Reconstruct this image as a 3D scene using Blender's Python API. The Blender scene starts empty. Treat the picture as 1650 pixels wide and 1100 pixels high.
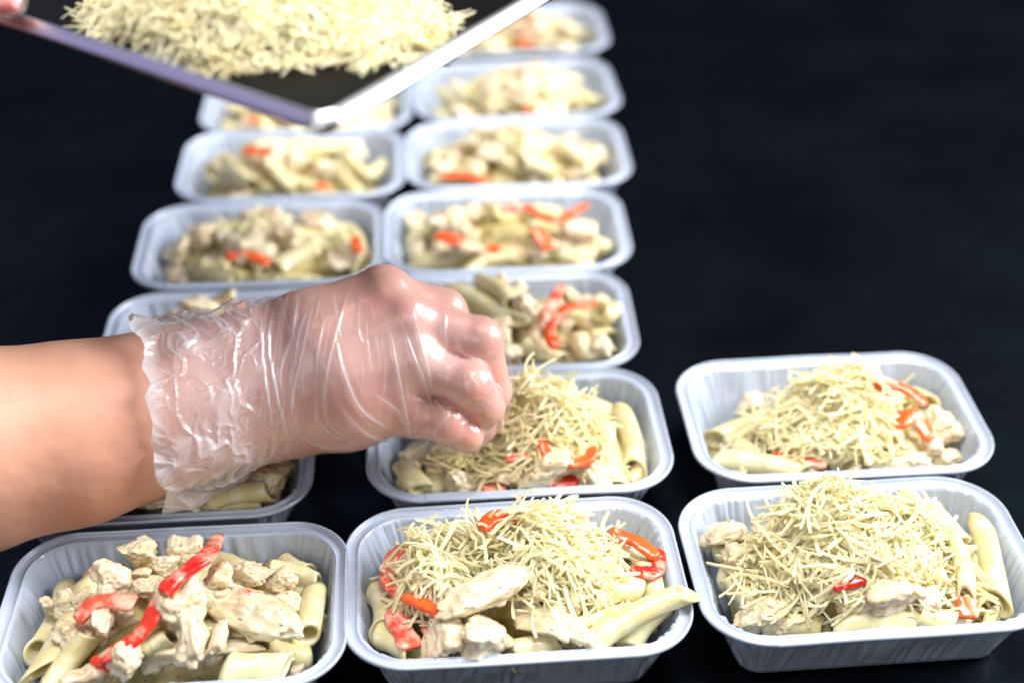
import bpy, math, random
import numpy as np
from mathutils import Vector, Matrix, Euler
from mathutils.bvhtree import BVHTree

# ------------------------------------------------------------------ camera
sc = bpy.context.scene
COL = sc.collection
HR = 0.036                       # height of a tray rim above the table
CAMZ = 0.4345 + HR
PITCH = 0.58581314
ROLL = 0.00720634
FPX = 2400.0
cam_d = bpy.data.cameras.new("camera")
cam = bpy.data.objects.new("camera", cam_d)
COL.objects.link(cam)
sc.camera = cam
RM = Euler((math.pi / 2 - PITCH, 0, 0)).to_matrix() @ Matrix.Rotation(-ROLL, 3, 'Z')
cam.matrix_world = Matrix.Translation((0, 0, CAMZ)) @ RM.to_4x4()
cam_d.sensor_width = 36
cam_d.lens = FPX / 1650 * 36
cam_d.clip_start = 0.02
cam_d.clip_end = 50
cam_d.dof.use_dof = True
cam_d.dof.focus_distance = 0.632
cam_d.dof.aperture_fstop = 3.7
cam_d.dof.aperture_blades = 9
CP = np.array([0, 0, CAMZ])
CR = np.array(RM @ Vector((1, 0, 0)))
CU = np.array(RM @ Vector((0, 1, 0)))
CF = np.array(RM @ Vector((0, 0, -1)))


def ray(px, py):
    px = np.asarray(px, float); py = np.asarray(py, float)
    return CF + ((px - 825) / FPX)[..., None] * CR + ((550 - py) / FPX)[..., None] * CU


def at_depth(px, py, d):
    return CP + ray(px, py) * np.asarray(d, float)[..., None]


def at_z(px, py, z):
    r = ray(px, py)
    return CP + r * ((z - CAMZ) / r[..., 2])[..., None]


# ------------------------------------------------------------------ light
w = bpy.data.worlds.new("World")
sc.world = w
w.use_nodes = True
w.node_tree.nodes["Background"].inputs[0].default_value = (0.55, 0.66, 1.0, 1)
w.node_tree.nodes["Background"].inputs[1].default_value = 0.022
sc.view_settings.view_transform = 'Standard'
sc.view_settings.look = 'None'
sc.view_settings.exposure = 0.0
sc.view_settings.gamma = 1


def area(name, loc, target, size, power, color):
    d = bpy.data.lights.new(name, 'AREA')
    d.shape = 'RECTANGLE'; d.size, d.size_y = size
    d.energy = power; d.color = color
    o = bpy.data.objects.new(name, d)
    COL.objects.link(o)
    o.location = loc
    o.rotation_euler = (Vector(target) - Vector(loc)).to_track_quat('-Z', 'Y').to_euler()
    return o


area("window_light", (1.75, 0.75, 1.15), (0.0, 0.7, 0.0), (1.2, 1.0), 84, (0.97, 0.98, 1.0))
area("ceiling_light", (0.15, 0.45, 1.9), (0, 0.65, 0), (1.0, 0.7), 53, (1.0, 0.98, 0.95))
area("room_light", (-0.5, -1.15, 1.25), (0, 0.55, 0), (1.1, 0.9), 12, (0.96, 0.97, 1.0))
area("lilac_table_fill", (-0.80, 2.1, 1.6), (-0.2, 0.5, 0), (0.6, 0.5), 1.8, (0.60, 0.62, 1.0))  # added lilac fill with no known source, tints the table's reflection
area("pan_rim_fill", (-2.3, 0.5, 1.9), (-0.1, 0.5, 0.2), (1.8, 1.6), 5, (0.62, 0.55, 1.0))  # added purple fill, unseen source, gives the pan's left rim something to reflect

cy = sc.cycles
cy.max_bounces = 8
cy.transparent_max_bounces = 12
cy.caustics_reflective = False
cy.caustics_refractive = False
cy.sample_clamp_indirect = 4


# ------------------------------------------------------------------ noise
def vnoise(p, seed=0):
    """smooth value noise, p (...,3) -> [-1,1]"""
    p = np.asarray(p, float)
    i = np.floor(p).astype(np.int64); f = p - i
    f = f * f * f * (f * (f * 6 - 15) + 10)

    def h(a, b, c):
        n = (a * 374761393 + b * 668265263 + c * 2147483647 + seed * 1274126177) & 0xffffffff
        n = ((n ^ (n >> 13)) * 1274126177) & 0xffffffff
        n = (n ^ (n >> 16)) & 0xffffff
        return n / float(0xffffff) * 2 - 1
    x, y, z = i[..., 0], i[..., 1], i[..., 2]
    u, v, t = f[..., 0], f[..., 1], f[..., 2]
    r = 0
    for dx in (0, 1):
        for dy in (0, 1):
            for dz in (0, 1):
                wgt = (u if dx else 1 - u) * (v if dy else 1 - v) * (t if dz else 1 - t)
                r = r + wgt * h(x + dx, y + dy, z + dz)
    return r


def fbm(p, seed=0, o=3):
    r = 0; a = 1.0; p = np.asarray(p, float)
    for k in range(o):
        r = r + a * vnoise(p, seed + k * 17); p = p * 2.03; a *= .5
    return r


# ------------------------------------------------------------------ materials
def mat(name):
    m = bpy.data.materials.new(name)
    m.use_nodes = True
    nt = m.node_tree
    return m, nt, nt.nodes["Principled BSDF"]


def N(nt, kind, **kw):
    n = nt.nodes.new(kind)
    for k, v in kw.items():
        if k in n.inputs.keys():
            n.inputs[k].default_value = v
        else:
            setattr(n, k, v)
    return n


def ramp(nt, src, stops):
    r = nt.nodes.new('ShaderNodeValToRGB')
    els = r.color_ramp.elements
    while len(els) < len(stops): els.new(0.5)
    for e, (p, c) in zip(els, stops):
        e.position = p; e.color = (c, c, c, 1) if isinstance(c, (int, float)) else (*c, 1)
    nt.links.new(src, r.inputs[0])
    return r.outputs[0]


def mix(nt, fac, a, b, typ='MIX'):
    m = nt.nodes.new('ShaderNodeMix'); m.data_type = 'RGBA'; m.blend_type = typ
    for sock, v in ((m.inputs[0], fac), (m.inputs[6], a), (m.inputs[7], b)):
        if isinstance(v, bpy.types.NodeSocket): nt.links.new(v, sock)
        elif isinstance(v, (int, float)): sock.default_value = v
        else: sock.default_value = (*v, 1)
    return m.outputs[2]


def tex(nt, scale, detail=3, rough=.5, vec=None, kind='ShaderNodeTexNoise', out=0, coord='Object'):
    n = nt.nodes.new(kind)
    n.inputs['Scale'].default_value = scale
    if kind == 'ShaderNodeTexNoise':
        n.inputs['Detail'].default_value = detail; n.inputs['Roughness'].default_value = rough
    if vec is None:
        c = nt.nodes.new('ShaderNodeTexCoord'); vec = c.outputs[coord]
    nt.links.new(vec, n.inputs['Vector'])
    return n.outputs[out]


def bump(nt, b, height, strength, dist):
    n = nt.nodes.new('ShaderNodeBump')
    n.inputs['Strength'].default_value = strength; n.inputs['Distance'].default_value = dist
    nt.links.new(height, n.inputs['Height'])
    nt.links.new(n.outputs[0], b.inputs['Normal'])
    return n


def setp(b, **kw):
    for k, v in kw.items():
        k = k.replace('_', ' ')
        b.inputs[k].default_value = v if not isinstance(v, tuple) or len(v) != 3 or 'Radius' in k else (*v, 1)


def rnd_vec(nt):
    """object coordinates shifted by a per-object random value"""
    c = nt.nodes.new('ShaderNodeTexCoord'); oi = nt.nodes.new('ShaderNodeObjectInfo')
    m = nt.nodes.new('ShaderNodeVectorMath'); m.operation = 'SCALE'; m.inputs[0].default_value = (3.1, 1.7, 2.3)
    nt.links.new(oi.outputs['Random'], m.inputs['Scale'])
    a = nt.nodes.new('ShaderNodeVectorMath')
    nt.links.new(c.outputs['Object'], a.inputs[0]); nt.links.new(m.outputs[0], a.inputs[1])
    return a.outputs[0], oi.outputs['Random']


# table: dark satin metal
M_table, nt, b = mat("table_metal")
v = N(nt, 'ShaderNodeTexCoord')
mp = N(nt, 'ShaderNodeMapping'); mp.inputs['Scale'].default_value = (6, 90, 1)
mp.inputs['Rotation'].default_value = (0, 0, 0.12)
nt.links.new(v.outputs['Object'], mp.inputs[0])
t1 = tex(nt, 3.0, 4, .6, mp.outputs[0])
t2 = tex(nt, 9.0, 4, .6)
nt.links.new(mix(nt, ramp(nt, t2, [(.35, 0.), (.7, 1.)]), (.008, .012, .018), (.017, .026, .036)), b.inputs['Base Color'])
nt.links.new(ramp(nt, t1, [(.3, .36), (.75, .41)]), b.inputs['Roughness'])
b.inputs['Metallic'].default_value = 0.9
bump(nt, b, t1, .06, .0003)

# tray: white lacquered aluminium
M_tray, nt, b = mat("white_lacquer")
t = tex(nt, 70, 3, .6)
nt.links.new(mix(nt, ramp(nt, t, [(.3, 0.), (.8, 1.)]), (.42, .48, .59), (.47, .53, .64)), b.inputs['Base Color'])
setp(b, Roughness=.27, Coat_Weight=.6, Coat_Roughness=.12)
bump(nt, b, tex(nt, 420, 2, .5), .08, .0003)

# penne
M_pasta, nt, b = mat("cooked_pasta")
vec, rn = rnd_vec(nt)
t = tex(nt, 60, 3, .55, vec)
c = mix(nt, ramp(nt, t, [(.3, 0.), (.75, 1.)]), (.68, .57, .25), (.78, .70, .42))
t = tex(nt, 120, 3, .6, vec)
c = mix(nt, ramp(nt, t, [(.52, 0.), (.66, .7)]), c, (.82, .77, .60))
c = mix(nt, ramp(nt, rn, [(.0, 0.), (1., .30)]), c, (.80, .73, .50))
vo = tex(nt, 330, vec=vec, kind='ShaderNodeTexVoronoi')
c = mix(nt, ramp(nt, vo, [(.07, .55), (.11, 0.)]), c, (.16, .17, .05))
nt.links.new(c, b.inputs['Base Color'])
setp(b, Roughness=.28, Subsurface_Weight=.35, Subsurface_Scale=.004, Coat_Weight=.35, Coat_Roughness=.12)
b.inputs['Subsurface Radius'].default_value = (1, .8, .4)
bump(nt, b, tex(nt, 260, 3, .6, vec), .25, .0006)

# chicken in sauce
M_chick, nt, b = mat("chicken_in_cream")
vec, rn = rnd_vec(nt)
t = tex(nt, 75, 4, .6, vec)
c = mix(nt, ramp(nt, t, [(.38, 0.), (.62, 1.)]), (.62, .46, .28), (.80, .73, .54))
c = mix(nt, ramp(nt, tex(nt, 70, 3, .6, vec), [(.5, 0.), (.72, .55)]), c, (.60, .52, .24))
c = mix(nt, ramp(nt, rn, [(.0, 0.), (1., .35)]), c, (.78, .71, .52))
c = mix(nt, ramp(nt, tex(nt, 160, 3, .6, vec), [(.55, 0.), (.7, .6)]), c, (.56, .37, .20))
vo = tex(nt, 240, vec=vec, kind='ShaderNodeTexVoronoi')
c = mix(nt, ramp(nt, vo, [(.12, .85), (.16, 0.)]), c, (.12, .11, .03))
nt.links.new(c, b.inputs['Base Color'])
setp(b, Roughness=.34, Subsurface_Weight=.5, Subsurface_Scale=.003, Coat_Weight=.5, Coat_Roughness=.14)
b.inputs['Subsurface Radius'].default_value = (1, .6, .35)
bump(nt, b, tex(nt, 380, 3, .6, vec), .35, .0007)

# sauce
M_sauce, nt, b = mat("herb_cream_sauce")
t = tex(nt, 60, 4, .6)
c = mix(nt, ramp(nt, t, [(.35, 0.), (.65, 1.)]), (.34, .26, .07), (.66, .55, .28))
vo = tex(nt, 260, kind='ShaderNodeTexVoronoi')
c = mix(nt, ramp(nt, vo, [(.10, .9), (.2, 0.)]), c, (.10, .12, .03))
nt.links.new(c, b.inputs['Base Color'])
setp(b, Roughness=.25)
bump(nt, b, tex(nt, 200, 4, .6), .6, .001)

# peppers
def pepper_mat(name, c0, c1, smear):
    m, nt, b = mat(name)
    vec, rn = rnd_vec(nt)
    t = tex(nt, 55, 3, .5, vec)
    c = mix(nt, ramp(nt, t, [(.3, 0.), (.7, 1.)]), c0, c1)
    t = tex(nt, 110, 4, .6, vec)
    c = mix(nt, ramp(nt, t, [(smear, 0.), (smear + .16, .75)]), c, (.88, .66, .50))
    nt.links.new(c, b.inputs['Base Color'])
    setp(b, Roughness=.22, Subsurface_Weight=.25, Subsurface_Scale=.003, Coat_Weight=.25, Coat_Roughness=.15)
    b.inputs['Subsurface Radius'].default_value = (1, .25, .1)
    bump(nt, b, tex(nt, 220, 3, .6, vec), .2, .0005)
    return m
M_red = pepper_mat("red_pepper", (.66, .016, .016), (.78, .06, .02), .50)
M_orange = pepper_mat("orange_red_pepper", (.82, .08, .015), (.86, .15, .03), .56)
M_pale = pepper_mat("sauced_pepper", (.74, .07, .05), (.82, .16, .08), .44)

# cheese
M_cheese, nt, b = mat("grated_cheese")
at_ = N(nt, 'ShaderNodeAttribute', attribute_name='tone', attribute_type='GEOMETRY')
vec, rn = rnd_vec(nt)
c = mix(nt, rn, (1.0, .96, .74), (1.0, .98, .86))
c = mix(nt, at_.outputs['Fac'], c, (1.0, .91, .58))
nt.links.new(c, b.inputs['Base Color'])
setp(b, Roughness=.36, Coat_Weight=.2)
tl_ = N(nt, 'ShaderNodeBsdfTranslucent', Color=(1.0, .94, .60, 1))
mx_ = N(nt, 'ShaderNodeMixShader'); mx_.inputs[0].default_value = .5
nt.links.new(b.outputs[0], mx_.inputs[1]); nt.links.new(tl_.outputs[0], mx_.inputs[2])
nt.links.new(mx_.outputs[0], nt.nodes['Material Output'].inputs[0])

# skin
M_skin, nt, b = mat("skin")
tn = N(nt, 'ShaderNodeAttribute', attribute_name='flush_shade', attribute_type='GEOMETRY')
t = tex(nt, 14, 4, .5)
c = mix(nt, ramp(nt, t, [(.35, 0.), (.7, 1.)]), (.70, .38, .265), (.66, .33, .225))
c = mix(nt, tn.outputs['Fac'], c, (.62, .15, .13))  # deep red of flushed knuckles, darkened to paint shade on the left hand
t3 = tex(nt, 130, 3, .6)
c = mix(nt, ramp(nt, t3, [(.62, 0.), (.75, .35)]), c, (.55, .18, .12))
tp = N(nt, 'ShaderNodeAttribute', attribute_name='pale', attribute_type='GEOMETRY')
c = mix(nt, tp.outputs['Fac'], c, (.88, .55, .48))
nt.links.new(c, b.inputs['Base Color'])
setp(b, Roughness=.5, Specular_IOR_Level=.35, Subsurface_Weight=.25, Subsurface_Scale=.006)
b.inputs['Subsurface Radius'].default_value = (1, .35, .2)
vv = N(nt, 'ShaderNodeTexCoord')
bump(nt, b, tex(nt, 900, vec=vv.outputs['Object'], kind='ShaderNodeTexVoronoi'), .10, .0002)

# glove film
M_glove = bpy.data.materials.new("clear_glove_film"); M_glove.use_nodes = True
nt = M_glove.node_tree; nt.nodes.clear()
out = N(nt, 'ShaderNodeOutputMaterial')
fa = N(nt, 'ShaderNodeAttribute', attribute_name='milk', attribute_type='GEOMETRY')
tr = N(nt, 'ShaderNodeBsdfTransparent', Color=(.99, .98, .985, 1))
df = N(nt, 'ShaderNodeBsdfDiffuse', Color=(.93, .92, .96, 1))
tl = N(nt, 'ShaderNodeBsdfTranslucent', Color=(.93, .92, .96, 1))
gl = N(nt, 'ShaderNodeBsdfGlossy', Color=(1, 1, 1, 1), Roughness=.25)
m0 = N(nt, 'ShaderNodeMixShader'); m0.inputs[0].default_value = .4
nt.links.new(df.outputs[0], m0.inputs[1]); nt.links.new(tl.outputs[0], m0.inputs[2])
m1 = N(nt, 'ShaderNodeMixShader')
nt.links.new(fa.outputs['Fac'], m1.inputs[0]); nt.links.new(tr.outputs[0], m1.inputs[1]); nt.links.new(m0.outputs[0], m1.inputs[2])
fr = N(nt, 'ShaderNodeFresnel', IOR=1.5)
mu = N(nt, 'ShaderNodeMath', operation='MULTIPLY_ADD'); mu.inputs[1].default_value = .30; mu.inputs[2].default_value = .022; mu.use_clamp = True
mn = N(nt, 'ShaderNodeMath', operation='MINIMUM'); mn.inputs[1].default_value = .13
nt.links.new(fr.outputs[0], mu.inputs[0])
m2 = N(nt, 'ShaderNodeMixShader')
nt.links.new(mu.outputs[0], mn.inputs[0]); nt.links.new(mn.outputs[0], m2.inputs[0]); nt.links.new(m1.outputs[0], m2.inputs[1]); nt.links.new(gl.outputs[0], m2.inputs[2])
nt.links.new(m2.outputs[0], out.inputs[0])
bm_ = N(nt, 'ShaderNodeBump', Strength=.5, Distance=.001)
tc = N(nt, 'ShaderNodeTexCoord'); mpp = N(nt, 'ShaderNodeMapping'); mpp.inputs['Scale'].default_value = (260, 60, 60)
nt.links.new(tc.outputs['Object'], mpp.inputs[0])
nt.links.new(tex(nt, 1.0, 3, .6, mpp.outputs[0]), bm_.inputs['Height'])
nt.links.new(bm_.outputs[0], gl.inputs['Normal'])

# pan
M_pan, nt, b = mat("black_coating")
setp(b, Base_Color=(.004, .004, .005), Roughness=.5, Specular_IOR_Level=.12)
bump(nt, b, tex(nt, 300, 2, .5), .1, .0003)
M_rim, nt, b = mat("polished_rim_metal")
setp(b, Base_Color=(.84, .84, .88), Metallic=1.0, Roughness=.3)
bump(nt, b, tex(nt, 90, 2, .5), .06, .0005)


# ------------------------------------------------------------------ object helpers
def mesh(name, verts, faces, material=None, smooth=True, attrs=None):
    me = bpy.data.meshes.new(name)
    verts = np.asarray(verts, float)
    if isinstance(faces, np.ndarray):
        nf, k = faces.shape
        me.vertices.add(len(verts)); me.vertices.foreach_set('co', verts.ravel())
        me.loops.add(nf * k); me.loops.foreach_set('vertex_index', faces.ravel().astype(np.int32))
        me.polygons.add(nf); me.polygons.foreach_set('loop_start', np.arange(0, nf * k, k, dtype=np.int32))
        me.update(calc_edges=True)
    else:
        me.from_pydata(verts.tolist(), [], faces)
    me.polygons.foreach_set('use_smooth', [smooth] * len(me.polygons))
    if attrs:
        for k, a in attrs.items():
            at = me.attributes.new(k, 'FLOAT', 'POINT'); at.data.foreach_set('value', np.asarray(a, np.float32))
    if material: me.materials.append(material)
    me.validate(); me.update()
    return me


def link(name, data, parent=None, loc=(0, 0, 0), rot=None, scale=None, **props):
    o = bpy.data.objects.new(name, data); COL.objects.link(o)
    if parent is not None:
        o.parent = parent
        loc = Vector(loc) - parent.location
    o.location = loc
    if rot is not None:
        if isinstance(rot, Matrix): o.rotation_euler = rot.to_euler()
        else: o.rotation_euler = rot
    if scale is not None: o.scale = scale
    for k, v in props.items(): o[k] = v
    return o


def centred(name, verts, faces, material, parent=None, smooth=True, attrs=None, **props):
    verts = np.asarray(verts, float); c = verts.mean(0)
    return link(name, mesh(name, verts - c, faces, material, smooth, attrs), parent, tuple(c), **props)


def frame_from(d, up=(0, 0, 1), roll=0.0):
    d = Vector(d).normalized(); u = Vector(up)
    y = u.cross(d)
    if y.length < 1e-4: y = Vector((0, 1, 0))
    y.normalize(); z = d.cross(y)
    m = Matrix((d, y, z)).transposed()
    return m @ Matrix.Rotation(roll, 3, 'X')


# ------------------------------------------------------------------ table
link("table_top", mesh("table_top", [(-1.6, -.4, 0), (1.9, -.4, 0), (1.9, 3.2, 0), (-1.6, 3.2, 0),
                                      (-1.6, -.4, -.04), (1.9, -.4, -.04), (1.9, 3.2, -.04), (-1.6, 3.2, -.04)],
                        [[0, 1, 2, 3], [7, 6, 5, 4], [0, 4, 5, 1], [1, 5, 6, 2], [2, 6, 7, 3], [3, 7, 4, 0]], M_table, False),
     kind='structure', label='dark satin metal table top under all the trays')

# ------------------------------------------------------------------ trays
TL, TW, TR = 0.145, 0.0998, 0.0275
NP = 640


def rrect(off, n=NP):
    """rounded rectangle inset by off; returns points, outward normals, arc parameter"""
    L, W, R = TL / 2 - off, TW / 2 - off, max(TR - off, .004)
    hx, hy = L - R, W - R
    L0, W0, R0 = TL / 2 - TR, TW / 2 - TR, TR
    per = 4 * L0 + 4 * W0 + 2 * math.pi * R0
    s = np.arange(n) / n * per
    segs = [(2 * L0, 'b'), (math.pi / 2 * R0, 0), (2 * W0, 'r'), (math.pi / 2 * R0, 1), (2 * L0, 't'), (math.pi / 2 * R0, 2), (2 * W0, 'l'), (math.pi / 2 * R0, 3)]
    P = np.zeros((n, 2)); Nn = np.zeros((n, 2)); corner = np.zeros(n); a = 0
    cs = [(hx, -hy, -90), (hx, hy, 0), (-hx, hy, 90), (-hx, -hy, 180)]
    for ln, k in segs:
        m = (s >= a) & (s < a + ln + 1e-9); t = (s[m] - a) / ln
        if k == 'b': P[m] = np.stack([-hx + 2 * hx * t, 0 * t - hy - R], 1); Nn[m] = (0, -1)
        elif k == 't': P[m] = np.stack([hx - 2 * hx * t, 0 * t + hy + R], 1); Nn[m] = (0, 1)
        elif k == 'r': P[m] = np.stack([0 * t + hx + R, -hy + 2 * hy * t], 1); Nn[m] = (1, 0)
        elif k == 'l': P[m] = np.stack([0 * t - hx - R, hy - 2 * hy * t], 1); Nn[m] = (-1, 0)
        else:
            cx, cy_, a0 = cs[k]; an = np.radians(a0 + 90 * t)
            Nn[m] = np.stack([np.cos(an), np.sin(an)], 1); P[m] = np.array([cx, cy_]) + R * Nn[m]; corner[m] = np.sin(math.pi * t)
        a += ln
    return P, Nn, s, corner


def tray_mesh(seed):
    prof = []     # (offset, z, wrinkle)
    zi, zb = -.0012, -HR + .0006
    nW = 12
    o_top, o_bot = .0068, .0175
    # outside going up
    prof.append((.030, -HR, 0)); prof.append((.0215, -HR + .0001, 0)); prof.append((.0188, -HR + .0012, .3))
    for k in range(nW + 1):
        t = 1 - k / nW
        prof.append((o_top + .0004 + (o_bot - o_top) * t, zi - .0006 + (zb + .0022 - zi) * t, math.sin(math.pi * min(1, .12 + t * .88)) ** .7))
    for o, z in ((.0055, -.0016), (.0026, -.0016), (.0010, -.0018), (.0002, -.0014), (-.0001, -.0006), (.0001, .0002), (.0006, .0006), (.0011, .0004), (.0014, -.0005),
                 (.0016, -.0012), (.0019, -.0014), (.0050, -.0013), (.0053, -.0011), (.0056, -.0006), (.0060, -.0005), (.0063, -.0009)):
        prof.append((o, z, 0))
    for k in range(nW + 1):
        t = k / nW
        prof.append((o_top + (o_bot - o_top) * t, zi + (zb + .002 - zi) * t, math.sin(math.pi * min(1, .12 + t * .88)) ** .7))
    prof.append((.0190, zb + .0006, .2)); prof.append((.022, zb, 0)); prof.append((.030, zb, 0))
    V = []
    for o, z, wr in prof:
        P, Nn, s, corner = rrect(o)
        t = np.clip(-z / HR, 0, 1)
        drift = vnoise(np.stack([s * 28, 0 * s + seed, 0 * s], 1), 5) * .010 * (t - .3)
        q = (s + drift)
        n1 = vnoise(np.stack([q * 260, 0 * q + seed * 3.7, 0 * q + t * 1.1], 1), 1)
        n2 = vnoise(np.stack([q * 520, 0 * q + seed * 1.7, 0 * q + t * 2.0], 1), 2)
        msk = .35 + .65 * np.clip(vnoise(np.stack([s * 45, 0 * s + seed, 0 * s], 1), 3) + .4, 0, 1) + .5 * corner
        d = ((1 - np.abs(n1) * 2.6) * .00095 + n2 * .0004) * msk * wr
        sag = .0010 * wr * np.cos(np.clip(np.abs(P[:, 0]) / (TL / 2), 0, 1) * math.pi / 2) * np.abs(Nn[:, 1])
        P = P + Nn * (d - sag * .6)[:, None]
        zz = z + 0 * s
        if -.0025 < z < .002: zz = z + .0004 * vnoise(np.stack([s * 30, 0 * s + seed, 0 * s], 1), 8)
        V.append(np.concatenate([P, zz[:, None] + HR], 1))
    nr = len(V)
    V = np.concatenate(V)
    idx = np.arange(NP); nx = (idx + 1) % NP
    F = np.concatenate([np.stack([r * NP + idx, r * NP + nx, (r + 1) * NP + nx, (r + 1) * NP + idx], 1) for r in range(nr - 1)])
    r0, r1 = 3 + nW + 1, nr - 3 - (nW + 1) - 1       # first rim row after the outer wall, last rim row
    row = np.repeat(np.arange(nr - 1), NP)
    is_rim = (row >= r0 - 1) & (row <= r1)
    body = F[~is_rim].tolist()
    body.append(list(range(NP))[::-1]); body.append([(nr - 1) * NP + i for i in range(NP)])

    def compact(faces):
        used = sorted({i for f in faces for i in f}); m = {a: i for i, a in enumerate(used)}
        return V[used], [[m[i] for i in f] for f in faces]
    return mesh("tray_body", *compact(body), M_tray, True), mesh("rim", *compact(F[is_rim].tolist()), M_tray, True)


TRAYS = {
    'B0': (0.0005, 0.6202, 0.0744), 'B1': (0.0026, 0.7558, 0.0654), 'B2': (-0.0082, 0.8870, 0.0434), 'B3': (-0.0039, 1.0168, 0.0522),
    'B4': (0.0053, 1.1502, 0.0644), 'B5': (0.0041, 1.2828, 0.0987), 'B6': (0.0029, 1.4295, 0.0748), 'C0': (0.1960, 0.6362, 0.0798),
    'C1': (0.2046, 0.7718, 0.0690), 'A0': (-0.1858, 0.5998, 0.0621), 'A1': (-0.2181, 0.7348, 0.0629), 'A2': (-0.1893, 0.8635, 0.0629),
    'A3': (-0.1922, 0.9995, 0.0652), 'A4': (-0.1843, 1.1338, 0.0623), 'A5': (-0.1848, 1.2590, 0.0518)}
SC = .763
WHERE = {
    'A0': 'front left tray, at the bottom left corner of the photo', 'B0': 'front middle tray, between two other front trays', 'C0': 'front right tray, cut off by the right edge',
    'B1': 'middle tray under the gloved fingertips', 'C1': 'right hand tray of the second row', 'A1': 'tray beneath the glove cuff, left of the fingers',
    'A2': 'tray just behind the glove cuff, mostly hidden by the wrist', 'B2': 'tray just behind the knuckles', 'A3': 'blurred left tray, second behind the wrist', 'B3': 'blurred right tray, second behind the knuckles',
    'A4': 'blurred left tray, third behind the wrist', 'B4': 'blurred right tray, third behind the knuckles', 'A5': 'blurred left tray half hidden under the corner of the black pan',
    'B5': 'blurred tray beside the silver rim of the black pan', 'B6': 'farthest tray of all, at the top edge'}
TRAY_LABEL = {
    'A0': 'white foil tray at the bottom left corner, holding pasta without cheese', 'B0': 'white foil tray in the middle of the front row, cheese in two tufts inside',
    'C0': 'white foil tray at the front right, its pleated front wall fully in view', 'B1': 'white foil tray directly under the gloved fingertips',
    'C1': 'white foil tray in the second row at the far right', 'A1': 'white foil tray beneath the glove cuff, left of the fingers',
    'A2': 'white foil tray behind the glove cuff, mostly hidden by the wrist', 'B2': 'white foil tray right behind the knuckles of the glove',
    'A3': 'blurred white foil tray, left one of the second pair behind the hand', 'B3': 'blurred white foil tray, right one of the second pair behind the hand',
    'A4': 'blurred white foil tray on the left, just below the corner of the black pan', 'B4': 'blurred white foil tray, right one of the third pair behind the hand',
    'A5': 'blurred white foil tray mostly hidden under the corner of the black pan', 'B5': 'blurred white foil tray beside the bright rim of the black pan',
    'B6': 'farthest white foil tray, touching the top edge of the photo'}
tm = [tray_mesh(s) for s in range(4)]
for i, (k, (x, y, th)) in enumerate(TRAYS.items()):
    o = link("foil_tray", None, None, (x * SC, y * SC, 0), (0, 0, th), label=TRAY_LABEL[k], category='food tray', group='white foil trays on the table')
    if k == 'C0': o.scale = (1.03, 1.0, 1.0)
    for part in tm[i % 4]:
        q = bpy.data.objects.new(part.name.split('.')[0], part); COL.objects.link(q); q.parent = o

# ------------------------------------------------------------------ heap shape of each serving
# base level, rise, centre x, centre y, spread x, spread y  (tray coordinates)
HEAP = {'A0': (.023, .026, -.002, -.004, .045, .032), 'B0': (.021, .027, .0, .006, .048, .034), 'C0': (.020, .027, -.002, .002, .046, .031),
        'B1': (.020, .026, .0, .004, .045, .032), 'C1': (.017, .024, .010, .002, .042, .030), 'A1': (.029, .020, 0, 0, .045, .032)}


def heapz(k, x, y):
    X, Y, th = TRAYS[k]
    dx, dy = x - X * SC, y - Y * SC
    c, s = math.cos(th), math.sin(th)
    lx, ly = c * dx + s * dy, -s * dx + c * dy
    zb, A, cx, cy_, sx, sy = HEAP.get(k, (.024, .024, .0, 0, .045, .032))
    return zb + A * math.exp(-((lx - cx) / sx) ** 2 - ((ly - cy_) / sy) ** 2), lx, ly


def on_heap(k, px, py, lift=0.0):
    z = .035
    for _ in range(12):
        p = at_z(px, py, z)
        z = .5 * z + .5 * (heapz(k, p[0], p[1])[0] + lift)
    return at_z(px, py, z)


def inside(k, p, m):
    """push a point back inside the tray wall at its height"""
    X, Y, th = TRAYS[k]; c, s = math.cos(th), math.sin(th)
    dx, dy = p[0] - X * SC, p[1] - Y * SC
    lx, ly = c * dx + s * dy, -s * dx + c * dy
    t = np.clip(1 - p[2] / HR, 0, 1); ins = .0072 + .0107 * t + m
    if p[2] > HR + .006: return p
    ax, ay, R = TL / 2 - ins, TW / 2 - ins, .022
    lx = np.clip(lx, -ax, ax); ly = np.clip(ly, -ay, ay)
    qx, qy = abs(lx) - (ax - R), abs(ly) - (ay - R)
    if qx > 0 and qy > 0 and math.hypot(qx, qy) > R:
        f = R / math.hypot(qx, qy); lx = math.copysign(ax - R + qx * f, lx); ly = math.copysign(ay - R + qy * f, ly)
    return np.array([X * SC + c * lx - s * ly, Y * SC + s * lx + c * ly, p[2]])


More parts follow.
